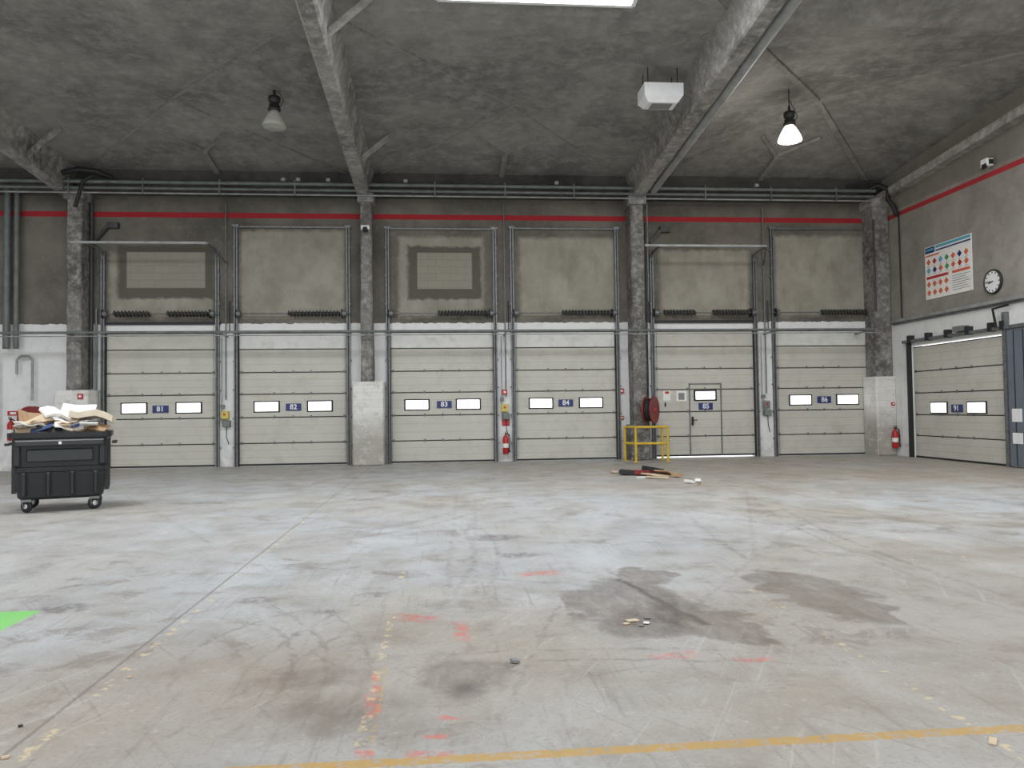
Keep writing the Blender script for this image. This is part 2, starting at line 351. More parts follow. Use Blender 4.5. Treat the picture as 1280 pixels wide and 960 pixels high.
MY=[22.3,14,6,-2,-6]
for i in range(4):
    for j in range(4):
        a,b=BX[i],BX[i+1]; y1,y0=MY[j],MY[j+1]; mx=(a+b)/2; my=(y0+y1)/2; h=.6 if i==3 else .3
        P=[(a,y1,cz(y1)),(b,y1,cz(y1)),(b,y0,cz(y0)),(a,y0,cz(y0)),(mx,my,cz(my)+h)]
        g.raw([(x,y,z+.0) for x,y,z in P],[(0,1,4),(1,2,4),(2,3,4),(3,0,4)],M_ceil)
        T=[(x,y,10.6) for x,y,z in P[:4]]; 
        g.raw(T,[(0,1,2,3)],M_ceil)
        for k in range(4):
            w=.14 if i==3 else .06
            rib.beam(Vector(P[k]),Vector(P[4]),w,w*.9,M_rib)
        if j==0:
            rib.beam((mx,22,cz(22)),(mx,20.6,cz(20.6)+h*.36),.14,.14,M_rib)
            rib.beam((mx,20.6,cz(20.6)+h*.36),(mx-.8,19.6,cz(19.6)+h*.5),.07,.08,M_rib)
            rib.beam((mx,20.6,cz(20.6)+h*.36),(mx+.8,19.6,cz(19.6)+h*.5),.07,.08,M_rib)
ce=g.make('ceiling'); rib.make('ceiling_ribs',ce)
g=G(); g.box(X0,X1,21.75,22,7.55,8.2,M_dark); g.make('trim_1')
def bz(y): return 7.45+.08*(22-max(y,4))
def roof_beam(x,w):
    g=G()
    ys=[22,14,4,-6]
    for a,b in zip(ys[:-1],ys[1:]):
        za,zb=bz(a),bz(b); ta,tb=cz(a)+.3,cz(b)+.3
        prof=lambda z,t:[(-w/2,z+.04),(-w/2+.04,z),(w/2-.04,z),(w/2,z+.04),(w/2,z+.3),(w/2+.12,t-.25),(w/2+.3,t),(-w/2-.3,t),(-w/2-.12,t-.25),(-w/2,z+.3)]
        pa=prof(za,ta);pb=prof(zb,tb);n=len(pa)
        vs=[(x+p[0],a,p[1]) for p in pa]+[(x+p[0],b,p[1]) for p in pb]
        g.raw(vs,[(k,(k+1)%n,n+(k+1)%n,n+k) for k in range(n)],M_beam)
        g.raw(vs[:n],[tuple(range(n))],M_beam); g.raw(vs[n:],[tuple(range(n))[::-1]],M_beam)
    for yy in (19.5,13.9,8.5):
        g.beam((x+.1,yy,bz(yy)+.15),(x+1.0,yy-.2,cz(yy)+.1),.09,.1,M_beam)
    g.make('roof_beam')
roof_beam(-10.2,.34); roof_beam(-2.2,.34); roof_beam(5.6,.36)
g=G(); g.beam((12.95,22,7.55),(12.95,4,7.55+18*.07),.28,.22,M_beam); g.beam((12.95,4,8.81),(12.95,-6,8.81),.28,.22,M_beam); g.make('trim_2')
def column(x,w,bx0,bx1,bt,y0=21.45,by0=21.3,blockmat=None):
    g=G(); n=14;random.seed(int(x*10)+50)
    zs=[0]+[i*7.6/n for i in range(1,n+1)]
    r=[]
    for z in zs:
        j=lambda:random.uniform(-.012,.012)
        r+= [(x-w/2+j(),22,z),(x-w/2+j(),y0+.04+j(),z),(x-w/2+.04+j(),y0+j(),z),(x+w/2-.04+j(),y0+j(),z),(x+w/2+j(),y0+.04+j(),z),(x+w/2+j(),22,z)]
    fs=[]
    for i in range(n):
        for k in range(6): fs.append((i*6+k,i*6+(k+1)%6,(i+1)*6+(k+1)%6,(i+1)*6+k))
    g.raw(r,fs,M_col)
    if bt: g.bbox(bx0,bx1,by0,22,0,bt,.03,blockmat or M_block)
    g.box(x-w/2-.06,x+w/2+.06,y0-.05,22,7.3,7.55,M_beam)
    g.make('concrete_column')
column(-9.86,.38,-10.28,-9.42,2.15)
column(-2.12,.32,-2.5,-1.66,2.3)
column(5.55,.38,5.25,5.8,1.0,21.4,21.35,M_col)
column(12.85,.5,12.5,13.1,2.3,21.4,21.3)
def skylight(x0,x1,y0,y1,mat):
    g=G(); z0=cz(y0)-.02; z1=cz(y1)-.02
    def q(x,y): 
        t=(y-y0)/(y1-y0); return z0+(z1-z0)*t-.03
    g.raw([(x0,y0,q(0,y0)),(x1,y0,q(0,y0)),(x1,y1,q(0,y1)),(x0,y1,q(0,y1))],[(0,3,2,1)],mat)
    for a,b in (((x0,y0),(x1,y0)),((x1,y0),(x1,y1)),((x1,y1),(x0,y1)),((x0,y1),(x0,y0))):
        g.beam((a[0],a[1],q(0,a[1])+.05),(b[0],b[1],q(0,b[1])+.05),.08,.14,M_white)
    g.make('skylight',ce)
skylight(-.05,3.5,10.6,13.55,M_sky)
for bx in (-14.2,-6.2,9.4): skylight(bx-1.8,bx+1.8,9.8,12.6,M_sky)  # unseen skylights added in the other bays to brighten floor and back wall
for by in (3.6,-3.4):  # unseen skylights added over and behind the camera for more light
    for bx in (-14.2,-6.2,1.7,9.4): skylight(bx-1.8,bx+1.8,by,by+1.8,M_sky2)

# ---------------------------------------------------------------- doors
ROTR=Matrix.Translation((X1,0,0))@Matrix.Rotation(-math.pi/2,4,'Z')
def door(idx,a,b,num,numx,numz,kind,wicket=False,M=None,zt=None,winz=None,high=True,top=3.27):
    I=M or Matrix.Translation((0,22,0))
    g=G(); c=(a+b)/2
    zs=[.03,.64,1.36,2.01,2.62,3.27]
    if M: zs=[.02,.62,1.2,1.8,2.4,3.08]
    zb=.035 if wicket else 0
    for k in range(len(zs)-1):
        g.bbox(a+.03,b-.03,.03,.075,zs[k]+zb*(k==0),zs[k+1]-.026,.012,M_door,I)
        h=zs[k+1]-zs[k]
        for q in (.33,.66):
            g.box(a+.04,b-.04,.0285,.034,zs[k]+h*q-.006,zs[k]+h*q+.006,M_groove,I)
        for hx in (a+.12,a+(b-a)*.33,c,a+(b-a)*.66,b-.12):
            if k>0: g.box(hx-.025,hx+.025,.018,.03,zs[k]-.04,zs[k]+.04,M_steel,I)
    g.box(a+.0,b-.0,.06,.1,.05+zb,zs[-1],M_doorline,I)
    g.box(a+.03,b-.03,.02,.08,zs[0]-.02+zb,zs[0]+.03+zb,M_blk,I)
    if not M:
        g.bbox(a+.03,b-.03,.03,.075,3.27,3.70,.012,M_door if not high else M_lintel,I)
        g.box(a,b,.06,.1,3.27,3.72,M_doorline,I)
    wz=winz or 1.65
    if not wicket:
        for wx in (c-.73,c+.73):
            g.bbox(wx-.36,wx+.36,.005,.05,wz-.16,wz+.16,.015,M_frame,I)
            g.bbox(wx-.32,wx+.32,.0,.05,wz-.13,wz+.13,.01,M_win,I)
    else:
        g.beam(I@Vector((7.17,.02,.06)),I@Vector((7.17,.02,2.16)),.035,.03,M_steel)
        g.beam(I@Vector((8.12,.02,.06)),I@Vector((8.12,.02,2.16)),.035,.03,M_steel)
        g.beam(I@Vector((7.15,.02,2.16)),I@Vector((8.14,.02,2.16)),.03,.035,M_steel)
        g.bbox(7.3,7.99,.0,.05,1.66,1.98,.015,M_frame,I); g.bbox(7.35,7.94,-.006,.05,1.7,1.94,.01,M_win,I)
        g.box(7.22,7.27,-.02,.03,.95,1.2,M_blk,I); g.tube([(7.245,-.01,1.1),(7.245,-.06,1.1),(7.37,-.06,1.1)],.012,M_blk,8,I)
        g.box(6.38,6.6,.022,.03,1.68,1.98,M_paper,I); g.box(6.78,7.08,.022,.03,1.66,1.96,M_paper,I)
        g.box(6.44,6.56,.019,.023,1.88,1.95,M_red,I); g.box(6.84,7.02,.019,.023,1.7,1.9,M_grey,I)
        g.box(6.42,6.46,.0,.03,1.5,1.62,M_blk,I)
    g.bbox(numx-.21,numx+.21,.0,.03,numz-.1,numz+.1,.004,M_blue,I)
    if not M:
        for sx,s in ((a,-1),(b,1)):
            g.box(sx+s*.02-.05,sx+s*.02+.05,-.1,0,0,zt,M_steel,I)
            g.box(sx+s*.02-.016,sx+s*.02+.016,-.103,-.098,0,zt,M_blk,I)
            g.box(sx-s*.03-.02,sx-s*.03+.02,-.03,.04,0,3.75,M_blk,I)
            for z in [x*.8+.5 for x in range(int((zt-.3)/.8))]:
                g.box(sx+s*.07-.03,sx+s*.07+.03,-.07,0,z,z+.05,M_steel,I)
        sz=4.24
        g.tube([(a-.08,-.16,sz),(b+.08,-.16,sz)],.016,M_steel,8,I)
        for sx in (a+.08,b-.08):
            g.tube([(sx-.05,-.16,sz),(sx+.05,-.16,sz)],.085,M_steel,14,I)
            g.box(sx-.08,sx-.07,-.24,0,sz-.12,sz+.12,M_blk,I)
            g.tube([(sx,-.1,sz),(sx,-.06,2),(sx,-.05,.1)],.004,M_blk,5,I)
        sprs=[(a+.3,a+1.25),(b-1.3,b-.2)]
        if kind=='r': sprs=[(c-.1,b-.2)]
        for s0,s1 in sprs:
            n=int((s1-s0)/.09)
            g.tube([(s0,-.16,sz),(s1,-.16,sz)],.05,M_blk,10,I)
            g.tube([(s0+(s1-s0)*t/(n*8),-.16+.08*math.cos(t*math.pi/4),sz+.08*math.sin(t*math.pi/4)) for t in range(n*8+1)],.017,M_spring,5,I)
        if not high:
            g.box(a-.1,b+.1,-.06,0,3.95,4.03,M_blk,I)  # dark frame bar; its black also stands in for the thick shadow there
            yb=-1.0
            for sx in (a-.02,b+.02):
                g.tube([(sx,-.05,zt-.3),(sx,-.1,zt-.12),(sx,-.25,zt),(sx,yb,zt+.02)],.035,M_steel,8,I)
            g.box(a-.45,b-.0,yb-.02,yb+.04,zt,zt+.06,M_pipel,I)
            g.beam(I@Vector((b,yb,zt)),I@Vector((b+.3,-.05,zt-.35)),.04,.04,M_steel)
        else:
            for sx in (a-.02,b+.02): g.box(sx-.09,sx+.09,-.12,0,zt-.04,zt+.03,M_steel,I)
            g.box(a-.02,b+.02,-.09,-.05,zt-.05,zt-.01,M_steel,I)
    ob=g.make('door_%d'%idx)
    TM=I@Matrix.Translation((numx,-.004,numz))@Matrix.Rotation(math.pi/2,4,'X')
    text(num,.2,TM,M_white,'number_%s'%num,ob,bold=.004)
    return ob
door(1,*DOORS[0],'81',-7.81,1.62,'n',zt=6.0,high=False)
door(2,*DOORS[1],'82',-4.21,1.63,'r',zt=6.72)
door(3,*DOORS[2],'83',0,1.65,'r',zt=6.70)
door(4,*DOORS[3],'84',3.5,1.65,'r',zt=6.73)
door(5,*DOORS[4],'85',7.65,1.5,'n',wicket=True,zt=6.0,high=False)
door(6,*DOORS[5],'86',11.28,1.65,'r',zt=6.78)
door(7,-20.5,-16.85,'91',-18.68,1.36,'n',M=ROTR,winz=1.38)

g=G()
g.box(13.0,13.06,14.4,16.7,.03,3.18,M_gdoor)
for k in range(8): g.box(12.99,13.0,14.45+k*.29,14.47+k*.29,.05,3.15,M_blk)
g.box(12.985,13.0,16.3,16.6,1.05,1.35,M_white); g.box(12.985,13.0,16.3,16.6,.55,.8,M_white)
g.make('grey_sliding_door')
g=G(); g.box(12.97,13.08,14.2,20.75,3.2,3.28,M_steel)
for y in (20.4,19.6,18.8,18.0,17.2,16.8): g.box(12.93,13.1,y-.05,y+.05,3.19,3.4,M_blk)
g.box(12.93,13.1,18.1,18.5,3.3,3.44,M_gbox); g.box(12.98,13.1,16.73,16.83,0,3.6,M_steel); g.box(13.0,13.1,20.5,20.6,0,3.2,M_blk)
g.tube([(12.98,17.0,3.25),(12.9,17.0,3.7),(12.98,16.6,3.75)],.03,M_blk,8)
g.make('sliding_door_track')
g=G(); g.box(12.98,13.08,4,21.3,3.84,3.92,M_pipel); g.box(13.04,13.1,4,21.3,3.78,3.84,M_steel); g.make('trim_3')
g=G(); g.box(13.06,13.09,20.62,20.95,.35,2.1,M_white); g.make('white_board')

# ---------------------------------------------------------------- pipes
g=G()
g.tube([(-16,21.1,3.655),(12.4,21.1,3.655)],.035,M_rail,10); g.tube([(-16,21.1,3.56),(12.4,21.1,3.56)],.014,M_pipel,8)
for x in [-13,-9.86,-6,-2.12,1.73,5.5,9.45,12.3]: g.beam((x,21.1,3.62),(x,22,3.62),.05,.05,M_steel)
g.make('horizontal_rail_pipe')
g=G()
for y,z,r,mt in ((21.25,7.72,.05,M_rail),(21.3,7.57,.04,M_rail),(21.35,7.45,.025,M_pipel),(21.62,7.86,.035,M_conduit)):
    g.tube([(-17.5,y,z),(12.6,y,z)],r,mt,10)
for x in [-15,-12,-9.9,-8,-6,-4,-2.1,-.2,1.75,3.7,5.5,7.5,9.45,11.4]:
    g.beam((x,21.25,7.8),(x,21.75,7.8),.04,.05,M_steel); g.beam((x,21.22,7.4),(x,21.22,7.8),.03,.03,M_steel)
for x in (-4.3,-3.9,-3.1,-1.0,3.2,9.0): g.box(x-.05,x+.05,21.15,21.25,7.78,7.86,M_pipel)
g.make('ceiling_service_pipes')
for x in (-6.02,1.76,9.46):
    g=G(); g.tube([(x,21.9,1.85),(x,21.9,7.35)],.02,M_steel,8); g.tube([(x+.1,21.9,3.75),(x+.1,21.9,4.6)],.014,M_blk,8)
    g.tube([(x-.12,21.93,1.2),(x-.12,21.93,3.6)],.014,M_pipel,8); g.make('vertical_conduit')
for pts,r,mt in (([(-9.6,21.9,2.2),(-9.6,21.9,7.4)],.05,M_conduit),([(-9.48,21.92,0),(-9.48,21.92,4.4)],.03,M_steel),([(5.9,21.9,0),(5.9,21.9,6.9)],.03,M_conduit),([(5.82,21.35,4.5),(5.82,21.35,7.3)],.02,M_steel),([(12.55,21.3,4.2),(12.55,21.3,6.9)],.03,M_conduit)):
    g=G(); g.tube(pts,r,mt,8); g.make('vertical_conduit')
g=G()
for x,r in ((-11.75,.09),(-11.5,.07)): g.tube([(x,21.8,3.3),(x,21.8,7.7)],r,M_rail,10)
g.tube([(-12.9,21.85,3.1),(-12.1,21.85,3.1),(-12.0,21.85,3.0),(-12.0,21.85,0.9)],.035,M_pipel,8)
g.tube([(-11.5,21.85,2.6),(-11.5,21.85,3.0),(-11.4,21.85,3.1),(-11.2,21.85,3.1),(-11.1,21.85,3.0),(-11.1,21.85,1.9)],.035,M_pipel,8)
g.tube([(-12.2,21.85,0.2),(-12.2,21.85,3.6)],.05,M_white,8)
g.make('side_wall_pipes')
g=G(); g.tube([(5.93,21.0,bz(21.0)+.05),(5.93,4.2,bz(4.2)+.05)],.1,M_pipel,14)
g.tube([(5.84,21.0,bz(21.0)+.32),(5.84,4.2,bz(4.2)+.32)],.03,M_rail,8)
for k in range(8):
    y=20.5-k*2; g.beam((5.7,y,bz(y)+.2),(5.95,y,bz(y)+.12),.04,.04,M_steel)
g.make('galvanized_beam_pipe')
g=G(); g.tube([(12.3,21.5,7.7),(12.6,21.1,7.85),(12.85,21.0,7.7),(12.8,20.95,7.4),(12.95,20.9,7.15),(13.0,20.85,6.9)],.07,M_blk,10)
g.tube([(11.8,21.4,7.9),(12.5,21.2,8.0),(12.95,21.1,7.75)],.04,M_blk,8); g.tube([(13.05,20.85,7.0),(13.06,20.85,3.95)],.02,M_blk,8)
g.make('black_cable_bundle')
g=G(); g.tube([(-10.0,21.1,7.9),(-9.6,21.1,8.0),(-9.2,21.2,7.98),(-8.9,21.5,7.9)],.07,M_blk,10); g.tube([(-9.7,21.15,7.0),(-9.5,21.15,7.7),(-9.3,21.2,7.85)],.05,M_blk,10); g.make('black_cable_bundle')
for x in (-9.2,6.35): 
    g=G(); g.beam((x-.3,21.95,6.3),(x+.1,21.9,6.75),.12,.08,M_conduit); g.box(x,x+.3,21.85,22,6.62,6.78,M_conduit)
    g.make('wall_bracket')
for x,z,mt in ((-6.05,1.32,M_ybox),(1.72,1.42,M_ybox),(9.45,1.42,M_gbox)):
    g=G(); g.bbox(x-.1,x+.1,21.86,22,z,z+.22,.015,mt); g.bbox(x-.06,x+.14,21.86,22,z-.22,z-.04,.015,M_gbox); g.tube([(x,21.86,z+.13),(x,21.83,z+.13)],.03,M_red,10)
    g.tube([(x+.04,21.93,z-.2),(x+.04,21.9,z-.5),(x+.1,21.93,z-.7)],.012,M_blk,6); g.box(x-.12,x-.02,21.9,22,z+.3,z+.4,M_gbox)
    g.make('door_control_box')
for x,y,z,mt,w in ((-9.6,21.29,1.98,M_red,.07),(-10.42,21.97,2.0,M_red,.09),(1.72,21.88,1.98,M_red,.07),(5.13,21.97,1.98,M_red,.07),(12.98,21.29,1.5,M_red,.05),(5.13,21.97,1.2,M_red,.05)):
    g=G(); g.bbox(x-w,x+w,y-.03,y,z-w,z+w,.006,mt); g.bbox(x-w*.5,x+w*.5,y-.036,y-.02,z-w*.4,z+w*.4,.003,M_white); g.make('fire_call_point')

def ext(x,y,z,M=None):
    g=G(); T=Matrix.Translation((x,y,z))
    g.lathe([(0,0),(.07,0),(.085,.02),(.085,.42),(.075,.47),(.04,.52),(.025,.54),(.025,.58),(0,.58)],M_red,T)
    g.lathe([(.0865,.18),(.0865,.3)],M_paper,T,24)
    g.box(-.02,.02,-.05,.03,.56,.6,M_blk,T); g.box(-.015,.015,-.11,.02,.62,.64,M_blk,T); g.box(-.015,.015,-.1,.02,.59,.605,M_blk,T)
    g.tube([(.03,0,.58),(.1,-.02,.54),(.115,-.03,.35),(.1,-.05,.15)],.014,M_blk,8,T)
    g.tube([(.1,-.05,.15),(.1,-.06,.05)],[.014,.03],M_blk,8,T)
    g.box(-.03,.03,.06,.12,.3,.36,M_blk,T)
    g.make('fire_extinguisher')
ext(1.73,21.85,.22); ext(12.95,21.17,.22); ext(-11.65,21.86,.82)
g=G(); g.bbox(1.64,1.86,21.97,22,1.02,1.2,.004,M_red); g.make('extinguisher_sign')
g=G(); g.bbox(-11.8,-11.5,21.97,22,1.5,1.62,.004,M_red); g.box(-11.73,-11.57,21.965,21.97,1.53,1.59,M_white); g.make('extinguisher_sign')
def reel(x,y,z,ang,r=.33):
    g=G(); T=Matrix.Translation((x,y,z))@Matrix.Rotation(math.radians(ang),4,'Z')@Matrix.Rotation(math.pi/2,4,'X')
    for zz in (-.11,.11):
        g.lathe([(.05,zz-.012),(r-.03,zz-.012),(r,zz-.02),(r,zz+.02),(r-.03,zz+.012),(.05,zz+.012)],M_dred,T,28)
    g.lathe([(0,-.14),(.07,-.14),(.07,.14),(0,.14)],M_red,T,16)
    n=5
    for layer in range(3):
        rr=r-.16+.04*layer
        pts=[(rr*math.cos(t*math.pi/10),rr*math.sin(t*math.pi/10),-.09+.18*t/(n*20)) for t in range(n*20+1)]
        g.tube(pts,.02,M_blk,6,T)
    g.tube([(r-.1,0,.05),(r-.02,-.25,.02),(r-.12,-.5,.0),(r-.2,-.35,.05)],.018,M_blk,8,T)
    g.box(-.06,.06,-.08,.08,-.3,-.12,M_dred,T)
    g.make('fire_hose_reel')
reel(5.72,21.0,1.42,55,.38); reel(-11.0,21.65,1.42,0,.32)
g=G()
def yr(pts,r=.035): g.tube(pts,r,M_yel,10)
for x,y in ((5.22,20.75),(6.12,20.75),(5.05,21.3)): 
    yr([(x,y,0),(x,y,.98)]); g.box(x-.08,x+.08,y-.08,y+.08,0,.015,M_yel)
for z in (.95,.5):
    yr([(5.22,20.75,z),(6.12,20.75,z)]); yr([(5.22,20.75,z),(5.05,21.3,z)])
yr([(6.12,20.75,.95),(6.12,21.3,.95)]); yr([(6.12,21.3,0),(6.12,21.3,.98)])
g.make('yellow_guard_rail')
# ---------------------------------------------------------------- waste container
def bin_():
    g=G(); T=Matrix.Translation((-6.1,12.95,0))@Matrix.Rotation(math.radians(21),4,'Z')
    def ring(hx,hy,z,r,n=5):
        o=[]
        for cx,cy,a0 in ((hx-r,hy-r,0),(-hx+r,hy-r,90),(-hx+r,-hy+r,180),(hx-r,-hy+r,270)):
            for k in range(n): 
                t=math.radians(a0+90*k/(n-1)); o.append((cx+r*math.cos(t),cy+r*math.sin(t),z))
        return o
    prof=[(.54,.40,.20),(.58,.44,.24),(.615,.475,.62),(.63,.49,.63),(.635,.495,.70),(.62,.48,.71),(.645,.505,1.14),(.70,.555,1.15),(.705,.56,1.23),(.65,.51,1.235),(.64,.49,1.0),(.54,.38,.3)]
    R_=[ring(a,b,z,.1) for a,b,z in prof]; n=len(R_[0]); vs=[p for r in R_ for p in r]
    fs=[(i*n+k,i*n+(k+1)%n,(i+1)*n+(k+1)%n,(i+1)*n+k) for i in range(len(R_)-1) for k in range(n)]
    vs=[T@Vector(p) for p in vs]; g.raw(vs,fs,M_bin); g.raw(vs[:n],[tuple(range(n))[::-1]],M_bin); g.raw(vs[-n:],[tuple(range(n))],M_bin)
    for x in (-.48,-.16,.16,.48): g.bbox(x-.03,x+.03,-.53,-.42,.26,.62,.015,M_bin,T)
    g.bbox(-.45,.45,-.535,-.45,.78,.98,.02,M_bin2,T); g.bbox(-.6,.6,-.57,-.5,1.02,1.12,.02,M_bin2,T)
    for s in (-1,1):
        g.bbox(s*.57-.05,s*.57+.05,-.53,-.44,.72,1.1,.02,M_bin,T)
        g.tube([(s*.70,-.2,1.05),(s*.76,-.2,1.05),(s*.76,.2,1.05),(s*.70,.2,1.05)],.02,M_bin2,8,T)
        for q in (-.3,.0,.3): g.box(s*.63-.03,s*.63+.03,q-.02,q+.02,.3,1.1,M_bin,T)
    g.box(-.02,.02,-.575,-.565,1.05,1.09,M_white,T)
    for sx in (-.46,.46):
        for sy in (-.34,.34):
            g.box(sx-.07,sx+.07,sy-.07,sy+.07,.17,.21,M_steel,T)
            for q in (-.045,.045): g.box(sx+q-.004,sx+q+.004,sy-.03,sy+.07,.08,.18,M_steel,T)
            W_=T@Matrix.Translation((sx,sy+.03,.1))@Matrix.Rotation(math.radians(50 if sx*sy>0 else 110),4,'Z')@Matrix.Rotation(math.pi/2,4,'Y')
            g.lathe([(0,-.028),(.045,-.028),(.06,-.022),(.09,-.024),(.1,-.012),(.1,.012),(.09,.024),(.06,.022),(.045,.028),(0,.028)],M_blk,W_,22)
            g.lathe([(0,-.032),(.04,-.032),(.04,.032),(0,.032)],M_white,W_,14)
    g.bbox(-.66,.66,.565,.6,.6,1.2,.02,M_bin,T)
    ob=g.make('waste_container')
    h=G(); random.seed(11)
    def sheet(cx,cy,cz_,w,d,rx,ry,rz,mat,curl=.03,th=.006):
        Mx=T@Matrix.Translation((cx,cy,cz_))@Matrix.Rotation(rz,4,'Z')@Matrix.Rotation(rx,4,'X')@Matrix.Rotation(ry,4,'Y')
        nx=5;v=[];f=[]
        for s in (0,th):
            for i in range(nx+1):
                for j in range(2):
                    x=-w/2+w*i/nx; y=-d/2+d*j; v.append(Mx@Vector((x,y,s+curl*math.sin(i*1.3+cx*9))))
        k=2*(nx+1)
        for i in range(nx):
            f.append((2*i,2*i+1,2*i+3,2*i+2)); f.append((k+2*i,k+2*i+2,k+2*i+3,k+2*i+1))
            f.append((2*i,2*i+2,k+2*i+2,k+2*i)); f.append((2*i+1,k+2*i+1,k+2*i+3,2*i+3))
        f.append((0,k,k+1,1)); f.append((2*nx,2*nx+1,k+2*nx+1,k+2*nx))
        h.raw(v,f,mat)
    core=[(.6,1.1),(.56,1.2),(.42,1.28),(.22,1.33),(0,1.35)]
    h.lathe(core,M_card2,T@Matrix.Diagonal((1,.75,1,1)),14)
    mats=[M_card,M_card2,M_paper,M_paper,M_card2,M_bluep,M_card,M_blk,M_card2]
    for i in range(40):
        x=random.uniform(-.5,.5); y=random.uniform(-.4,.38)
        z=1.26+.12*(1-(x/.6)**2)*(1-(y/.55)**2)+random.uniform(-.03,.05)
        sheet(x,y,z,random.uniform(.18,.42),random.uniform(.14,.32),random.uniform(-.4,.4),random.uniform(-.35,.35),random.uniform(0,3),random.choice(mats),random.uniform(.005,.025),random.uniform(.004,.02))
    sheet(-.05,-.05,1.5,.5,.35,.35,.15,.4,M_paper,.04,.04)
    sheet(.42,-.12,1.43,.62,.45,-.1,.14,-.1,M_foam,.04,.1)
    sheet(.2,.2,1.53,.5,.3,.9,.1,-.3,M_paper,.02,.03)
    sheet(-.38,-.25,1.34,.5,.34,.6,-.4,.2,M_card2,.02,.02)
    sheet(.1,-.35,1.33,.4,.25,.5,.1,.1,M_paper,.03,.02)
    sheet(-.45,.1,1.42,.4,.3,.9,.4,.2,M_card,.02,.02)
    sheet(-.15,-.42,1.27,.35,.2,.7,0,.1,M_blk,.01,.03)
    h.make('rubbish',ob)
bin_()
def litter(name,items):
    g=G()
    for x,y,w,d,h,rz,tilt,mt in items:
        Mx=Matrix.Translation((x,y,h/2+.002+abs(math.sin(tilt))*w/2))@Matrix.Rotation(rz,4,'Z')@Matrix.Rotation(tilt,4,'Y')
        g.box(-w/2,w/2,-d/2,d/2,-h/2,h/2,mt,Mx)
    g.make(name)
litter('cardboard_litter',[(4.5,16.2,.5,.4,.03,.3,.12,M_card2),(4.1,16.9,.45,.5,.06,-.3,.1,M_blk),(4.75,16.4,.4,.3,.02,.8,.3,M_card),(3.95,17.4,.35,.2,.03,.1,.05,M_card2),(4.35,16.6,.25,.35,.1,.9,.1,M_dred),(4.6,16.8,.4,.3,.12,.2,.2,M_blk),(4.9,16.0,.2,.16,.08,.5,.1,M_card),(4.2,16.1,.3,.12,.02,.4,0,M_paper),(4.45,15.9,.45,.22,.02,-.2,.05,M_card2)])
litter('paper_scraps',[(4.75,14.7,.16,.12,.05,.3,.2,M_paper),(4.98,14.85,.12,.1,.06,1,.2,M_paper),(4.88,14.5,.1,.05,.03,1,.1,M_card)])
litter('paper_scraps',[(1.3,5.35,.09,.05,.006,.3,.04,M_card2),(1.38,5.28,.05,.04,.006,1.2,.08,M_paper),(1.24,5.28,.05,.03,.006,.6,.04,M_card2),(1.42,5.4,.05,.03,.005,.2,.1,M_grey),(1.33,5.22,.04,.03,.005,.9,.1,M_grey)])
litter('small_debris',[(-1.93,3.6,.03,.02,.008,.3,0,M_card2),(-1.8,4.6,.025,.02,.005,.7,0,M_card2),(2.4,3.25,.08,.03,.006,.9,0,M_card2),(.4,4.58,.04,.05,.015,.4,.1,M_grey),(-2.05,3.95,.02,.012,.008,.4,0,M_blk)])

# ---------------------------------------------------------------- lamps
def lamp(x,y,zb,zc,lit):
    T=Matrix.Translation((x,y,zb)); g=G()
    g.lathe([(.27,0),(.275,.015),(.25,.09),(.2,.2),(.14,.3),(.1,.36)],M_lit if lit else M_glass,T,32)
    g.lathe([(.262,.0),(.24,.09),(.19,.19),(.12,.28),(0,.3)],M_alu,T,32)
    if lit: g.lathe([(0,-.05),(.12,-.04),(.2,-.015),(.255,.01),(.22,.05),(0,.1)],M_lit,T,28)
    else: g.lathe([(0,-.02),(.16,-.01),(.26,.005)],M_glass,T,28)
    g.lathe([(.11,.35),(.14,.38),(.14,.42),(.11,.44),(.12,.5),(.09,.52),(.09,.55),(.13,.57),(.13,.68),(.05,.72),(.02,.74),(0,.74)],M_lampdark,T,20)
    g.tube([(x,y,zb+.72),(x,y,zc)],.012,M_blk,8); g.tube([(x,y,zb+.72),(x+.0,y,zb+.83)],.03,M_blk,8)
    g.tube([(x+.12,y,zb+.45),(x+.2,y,zb+.6),(x+.05,y,zb+.9),(x,y,zb+1.0)],.008,M_blk,6)
    ob=g.make('pendant_lamp')
    if lit:
        l=bpy.data.lights.new('lamp_light','POINT'); l.energy=60; l.color=(1,.97,.9); l.shadow_soft_size=.2
        lo=bpy.data.objects.new('lamp_light',l); COL.objects.link(lo); lo.location=(x,y,zb-.3); lo.parent=ob
lamp(-3.7,17.3,7.83,8.75,False); lamp(8.19,17.3,7.73,8.98,True)
g=G()
hx0,hx1,hy0,hy1=4.28,5.12,15.7,16.3
g.raw([(hx0,hy0,8.1),(hx1,hy0,8.1),(hx1,hy1,8.1),(hx0,hy1,8.1),(hx0,hy0,8.36),(hx1,hy0,8.36),(hx1,hy1,8.36),(hx0,hy1,8.36),(hx0+.1,hy0+.1,7.97),(hx1-.1,hy0+.1,7.97),(hx1-.1,hy1-.1,7.97),(hx0+.1,hy1-.1,7.97)],[(4,5,6,7),(0,1,5,4),(1,2,6,5),(2,3,7,6),(3,0,4,7),(8,9,1,0),(9,10,2,1),(10,11,3,2),(11,8,0,3),(11,10,9,8)],M_white)
g.box(hx0+.2,hx1-.2,hy0+.15,hy1-.15,7.955,7.968,M_grey)
for x in (hx0+.1,hx1-.1):
    for y in (hy0+.1,hy1-.1): g.tube([(x,y,8.36),(x,y,8.72)],.01,M_blk,6)
g.make('ceiling_unit_heater')
g=G(); T=Matrix.Translation((13.098,17.17,4.38))@Matrix.Rotation(-math.pi/2,4,'Y')
g.lathe([(0,0),(.29,0),(.3,.03),(.29,.06),(.26,.06),(.26,.045)],M_lampdark,T,36); g.lathe([(.262,.046),(0,.047)],M_white,T,36)
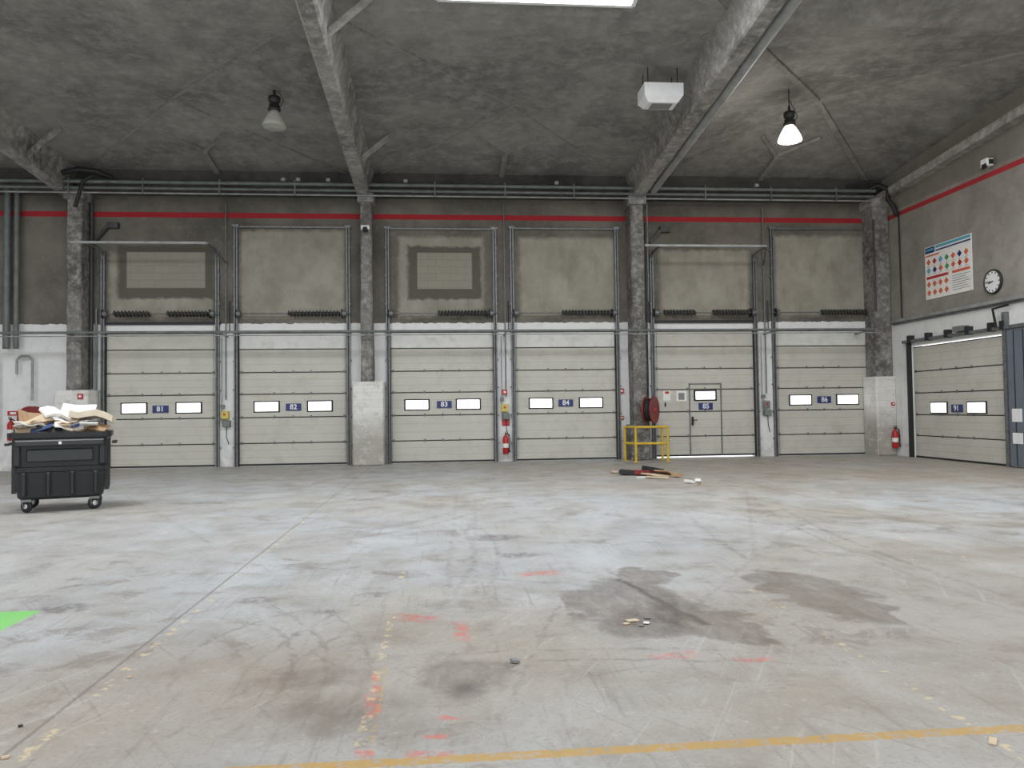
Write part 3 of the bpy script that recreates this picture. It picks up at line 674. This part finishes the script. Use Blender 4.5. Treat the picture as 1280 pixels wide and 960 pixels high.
for k in range(12):
    a=k*math.pi/6; T2=T@Matrix.Rotation(a,4,'Z'); g.box(.2,.24,-.012,.012,.047,.052,M_blk,T2)
def hand(ang,L,w):
    T2=T@Matrix.Rotation(ang,4,'Z'); g.box(-.03,L,-w,w,.05,.056,M_blk,T2)
hand(math.radians(100),.15,.012); hand(math.radians(85),.21,.008)
g.make('wall_clock')
g=G(); D=ROTR
def pb(u0,u1,v0,v1,d,mt): g.box(-19.75+u0,-19.75+u1,-.02-d,-.002,4.3+v0,4.3+v1,mt,D)
pb(0,1.85,0,1.42,0,M_paper); pb(0.02,.42,1.24,1.4,.002,M_blue); pb(.46,1.83,1.33,1.4,.002,M_cyan); pb(.46,1.83,1.25,1.29,.002,M_blue); pb(.02,.6,1.15,1.19,.003,M_orange)
pb(.06,.38,1.3,1.36,.004,M_cyan)
def dia(u,v,s,mt):
    T2=D@Matrix.Translation((-19.75+u,-.026,4.3+v))@Matrix.Rotation(math.pi/4,4,'Y'); g.box(-s,s,-.002,.004,-s,s,mt,T2)
dm=[M_orange,M_red,M_cyan,M_green,M_orange,M_blue,M_orange,M_grey]
for k in range(7):
    dia(.16+k*.25,1.0,.06,dm[k]); dia(.16+k*.25,.77,.06,dm[(k*3+2)%8])
    pb(.09+k*.25,.23+k*.25,.875,.885,.002,M_grey); pb(.09+k*.25,.23+k*.25,.655,.665,.002,M_grey)
pb(.05,.95,.54,.61,.002,M_red)
for k in range(4): dia(.15+k*.24,.4,.06,M_orange); dia(.15+k*.24,.17,.06,M_orange)
for k in range(7): pb(1.1,1.78-.08*(k%3),.1+k*.06,.115+k*.06,.002,M_grey)
pb(1.1,1.78,.54,.61,.002,M_orange)
g.make('safety_poster')
g=G(); T=Matrix.Translation((12.95,17.1,7.2)); g.bbox(-.08,.08,-.14,.1,-.08,.1,.02,M_white,T); g.box(-.05,.05,-.16,-.14,-.05,.06,M_blk,T); g.box(0,.15,-.03,.03,-.02,.02,M_blk,T); g.box(-.09,-.06,-.1,.06,-.13,-.02,M_blk,T); g.make('security_camera')
g=G(); T=Matrix.Translation((-2.12,21.3,6.55)); g.bbox(-.12,.12,-.05,.14,-.06,.06,.02,M_white,T); g.lathe([(0,-.14),(.06,-.12),(.08,-.06),(.08,0)],M_blk,T,16); g.make('security_camera')

w=bpy.data.worlds.new('world'); S.world=w; w.use_nodes=True
bg=w.node_tree.nodes['Background']; bg.inputs[0].default_value=(.95,.98,1,1); bg.inputs[1].default_value=1.65
